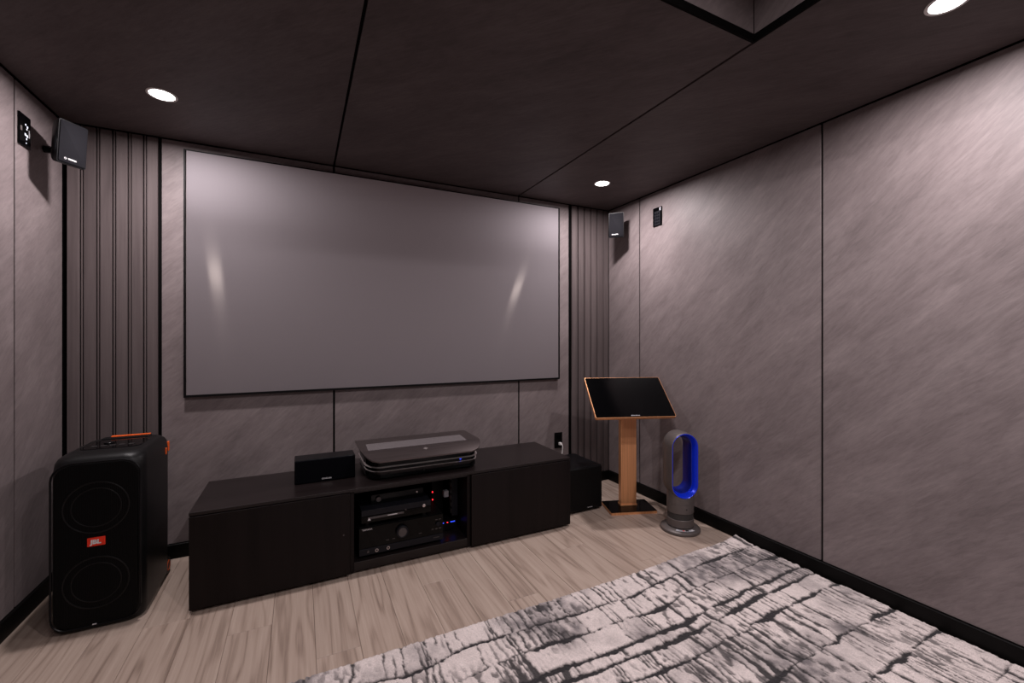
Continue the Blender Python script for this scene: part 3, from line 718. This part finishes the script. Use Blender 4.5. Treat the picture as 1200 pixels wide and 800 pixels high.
# ------------------------------------------------------------------ rug
def make_rug():
    rng = np.random.default_rng(11)
    x0, x1, y1, y0 = -.24, 2.196, 1.565, -1.15
    xs_ = np.arange(x0, x1+.001, .0045)
    ys_ = np.concatenate([np.arange(y1, .30, -.0045), np.arange(.30, y0, -.012)])
    X, Y = np.meshgrid(xs_, ys_); nx, ny = len(xs_), len(ys_)
    def vnoise(px, py, seed):
        g = np.random.default_rng(seed).random((256, 256))
        xi, yi = np.floor(px).astype(int), np.floor(py).astype(int); fx, fy = px-xi, py-yi
        fx = fx*fx*(3-2*fx); fy = fy*fy*(3-2*fy)
        a_, b_, c_, d_ = g[yi % 256, xi % 256], g[yi % 256, (xi+1) % 256], g[(yi+1) % 256, xi % 256], g[(yi+1) % 256, (xi+1) % 256]
        return (a_*(1-fx)+b_*fx)*(1-fy)+(c_*(1-fx)+d_*fx)*fy
    def fbm(px, py, seed, o=3):
        v = 0; amp = .5; tot = 0
        for k in range(o): v = v+amp*vnoise(px*2**k, py*2**k, seed+k); tot += amp; amp *= .5
        return v/tot
    # warped coordinates: bands run across the rug (x), columns along y
    wy = Y+.05*(fbm(X*3.1, Y*2.2, 1)-.5)+.022*(fbm(X*17, Y*14, 5)-.5)
    wx = X+.05*(fbm(X*2.2, Y*3.1, 9)-.5)+.020*(fbm(X*15, Y*19, 13)-.5)
    # band edges with varying height
    edges = [y0-.3]
    while edges[-1] < y1+.2: edges.append(edges[-1]+rng.choice([.055, .085, .115, .15, .19]))
    edges = np.array(edges)
    bi = np.searchsorted(edges, wy)-1; bi = np.clip(bi, 0, len(edges)-2)
    dyl = np.minimum(wy-edges[bi], edges[bi+1]-wy)
    ci = np.zeros_like(bi); dxl = np.ones_like(X); cellr = np.zeros_like(X); hatch = np.zeros_like(X); hp = np.full_like(X, .02)
    for b_ in range(len(edges)-1):
        cs = [x0-.4-rng.random()*.2]
        while cs[-1] < x1+.4: cs.append(cs[-1]+rng.choice([.045, .08, .12, .17, .24]))
        cs = np.array(cs); sel = bi == b_
        if not sel.any(): continue
        k = np.clip(np.searchsorted(cs, wx[sel])-1, 0, len(cs)-2)
        dxl[sel] = np.minimum(wx[sel]-cs[k], cs[k+1]-wx[sel])
        tone = rng.random(len(cs)); ht = rng.random(len(cs)); pp = rng.uniform(.013, .034, len(cs))
        cellr[sel] = tone[k]; hatch[sel] = ht[k]; hp[sel] = pp[k]; ci[sel] = k
    thick = fbm(X*6, Y*6, 21)
    rough_ = fbm(X*70, Y*55, 31, 2)
    lh = .0024+.0125*np.clip((thick-.36)*2.4, 0, 1)
    lv = .0024+.0105*np.clip((fbm(X*5+7, Y*5, 25)-.38)*2.6, 0, 1)
    ink = np.clip((lh-dyl+.010*(rough_-.5))/.0025+.5, 0, 1)
    ink = np.maximum(ink, .95*np.clip((lv-dxl+.009*(rough_-.5))/.0022+.5, 0, 1))
    # broken hatch lines inside many cells, running along y
    ph = np.abs(((wx/hp) % 1)-.5)*2*hp/2
    hmask = np.clip((hatch-.28)*6, 0, 1)*np.clip((fbm(X*9+3, Y*4.5, 41)-.34)*7, 0, 1)
    brk = np.clip((fbm(X*50, Y*8, 45, 2)-.38)*8, 0, 1)
    ink = np.maximum(ink, hmask*brk*.92*np.clip((.0040+.006*(rough_-.5)-ph)/.0018+.5, 0, 1))
    ink = np.maximum(ink, .75*np.clip((fbm(X*75, Y*30, 61, 2)-.60)*14, 0, 1)*np.clip((fbm(X*3.5, Y*4, 63)-.40)*5, 0, 1))
    grey = np.clip((fbm(X*3.4, Y*4.4, 51)-.54)*4.2+(cellr-.58)*.8, 0, 1)*np.clip(fbm(X*40, Y*26, 55)*1.5-.05, 0, 1)
    cream = np.array([.70, .605, .585]); gr_ = np.array([.175, .152, .156]); ch = np.array([.026, .023, .025])
    mot = (1+.22*(fbm(X*32, Y*20, 71)-.5)+.16*(rng.random(X.shape)-.5))[..., None]
    C = (cream*(1-grey[..., None])+gr_*grey[..., None])*mot
    C = C*(1-ink[..., None])+ch*ink[..., None]
    Z = .0155-.0055*ink+.0026*(rng.random(X.shape)-.5)+.002*(fbm(X*40, Y*40, 81)-.5)
    # gentle ripple along the free edge and lifted far corner
    Yo = Y+.010*(fbm(X*2.2, Y*0, 91)-.5)*np.clip((Y-1.2)/.3, 0, 1)+.040*np.clip((X-1.2)/1., 0, 1)*np.clip((Y-.9)/.6, 0, 1)
    Yo = Yo+.004*(rng.random(X.shape)-.5); Xo = X+.003*(rng.random(X.shape)-.5)
    Z = Z+.016*np.clip((X-2.10)/.09, 0, 1)*np.clip((Y-1.50)/.06, 0, 1)
    V = np.stack([Xo, Yo, Z], -1).reshape(-1, 3)
    idx = np.arange(nx*ny).reshape(ny, nx)
    F = np.stack([idx[:-1, :-1], idx[1:, :-1], idx[1:, 1:], idx[:-1, 1:]], -1).reshape(-1, 4)
    # skirt down to the floor
    loop = np.concatenate([idx[0, :], idx[1:, -1], idx[-1, -2::-1], idx[-2:0:-1, 0]])
    base = len(V); low = V[loop].copy(); low[:, 2] = .0008
    V = np.vstack([V, low]); n = len(loop); k = np.arange(n)
    F2 = np.stack([loop, loop[(k+1) % n], base+(k+1) % n, base+k], -1)
    F = np.vstack([F, F2]); Cf = np.vstack([C.reshape(-1, 3), C.reshape(-1, 3)[loop]])
    me = bpy.data.meshes.new('area_rug')
    me.vertices.add(len(V)); me.vertices.foreach_set('co', V.astype(np.float32).ravel())
    me.loops.add(F.size); me.loops.foreach_set('vertex_index', F.astype(np.int32).ravel())
    me.polygons.add(len(F)); me.polygons.foreach_set('loop_start', np.arange(0, F.size, 4, dtype=np.int32))
    me.update(calc_edges=True); me.validate()
    at = me.color_attributes.new('pile', 'FLOAT_COLOR', 'POINT')
    at.data.foreach_set('color', np.hstack([Cf, np.ones((len(Cf), 1))]).astype(np.float32).ravel())
    return link('area_rug', me, M['rug'])
tag(make_rug(), 'cream and charcoal abstract block pattern rug on the wood floor', 'rug')
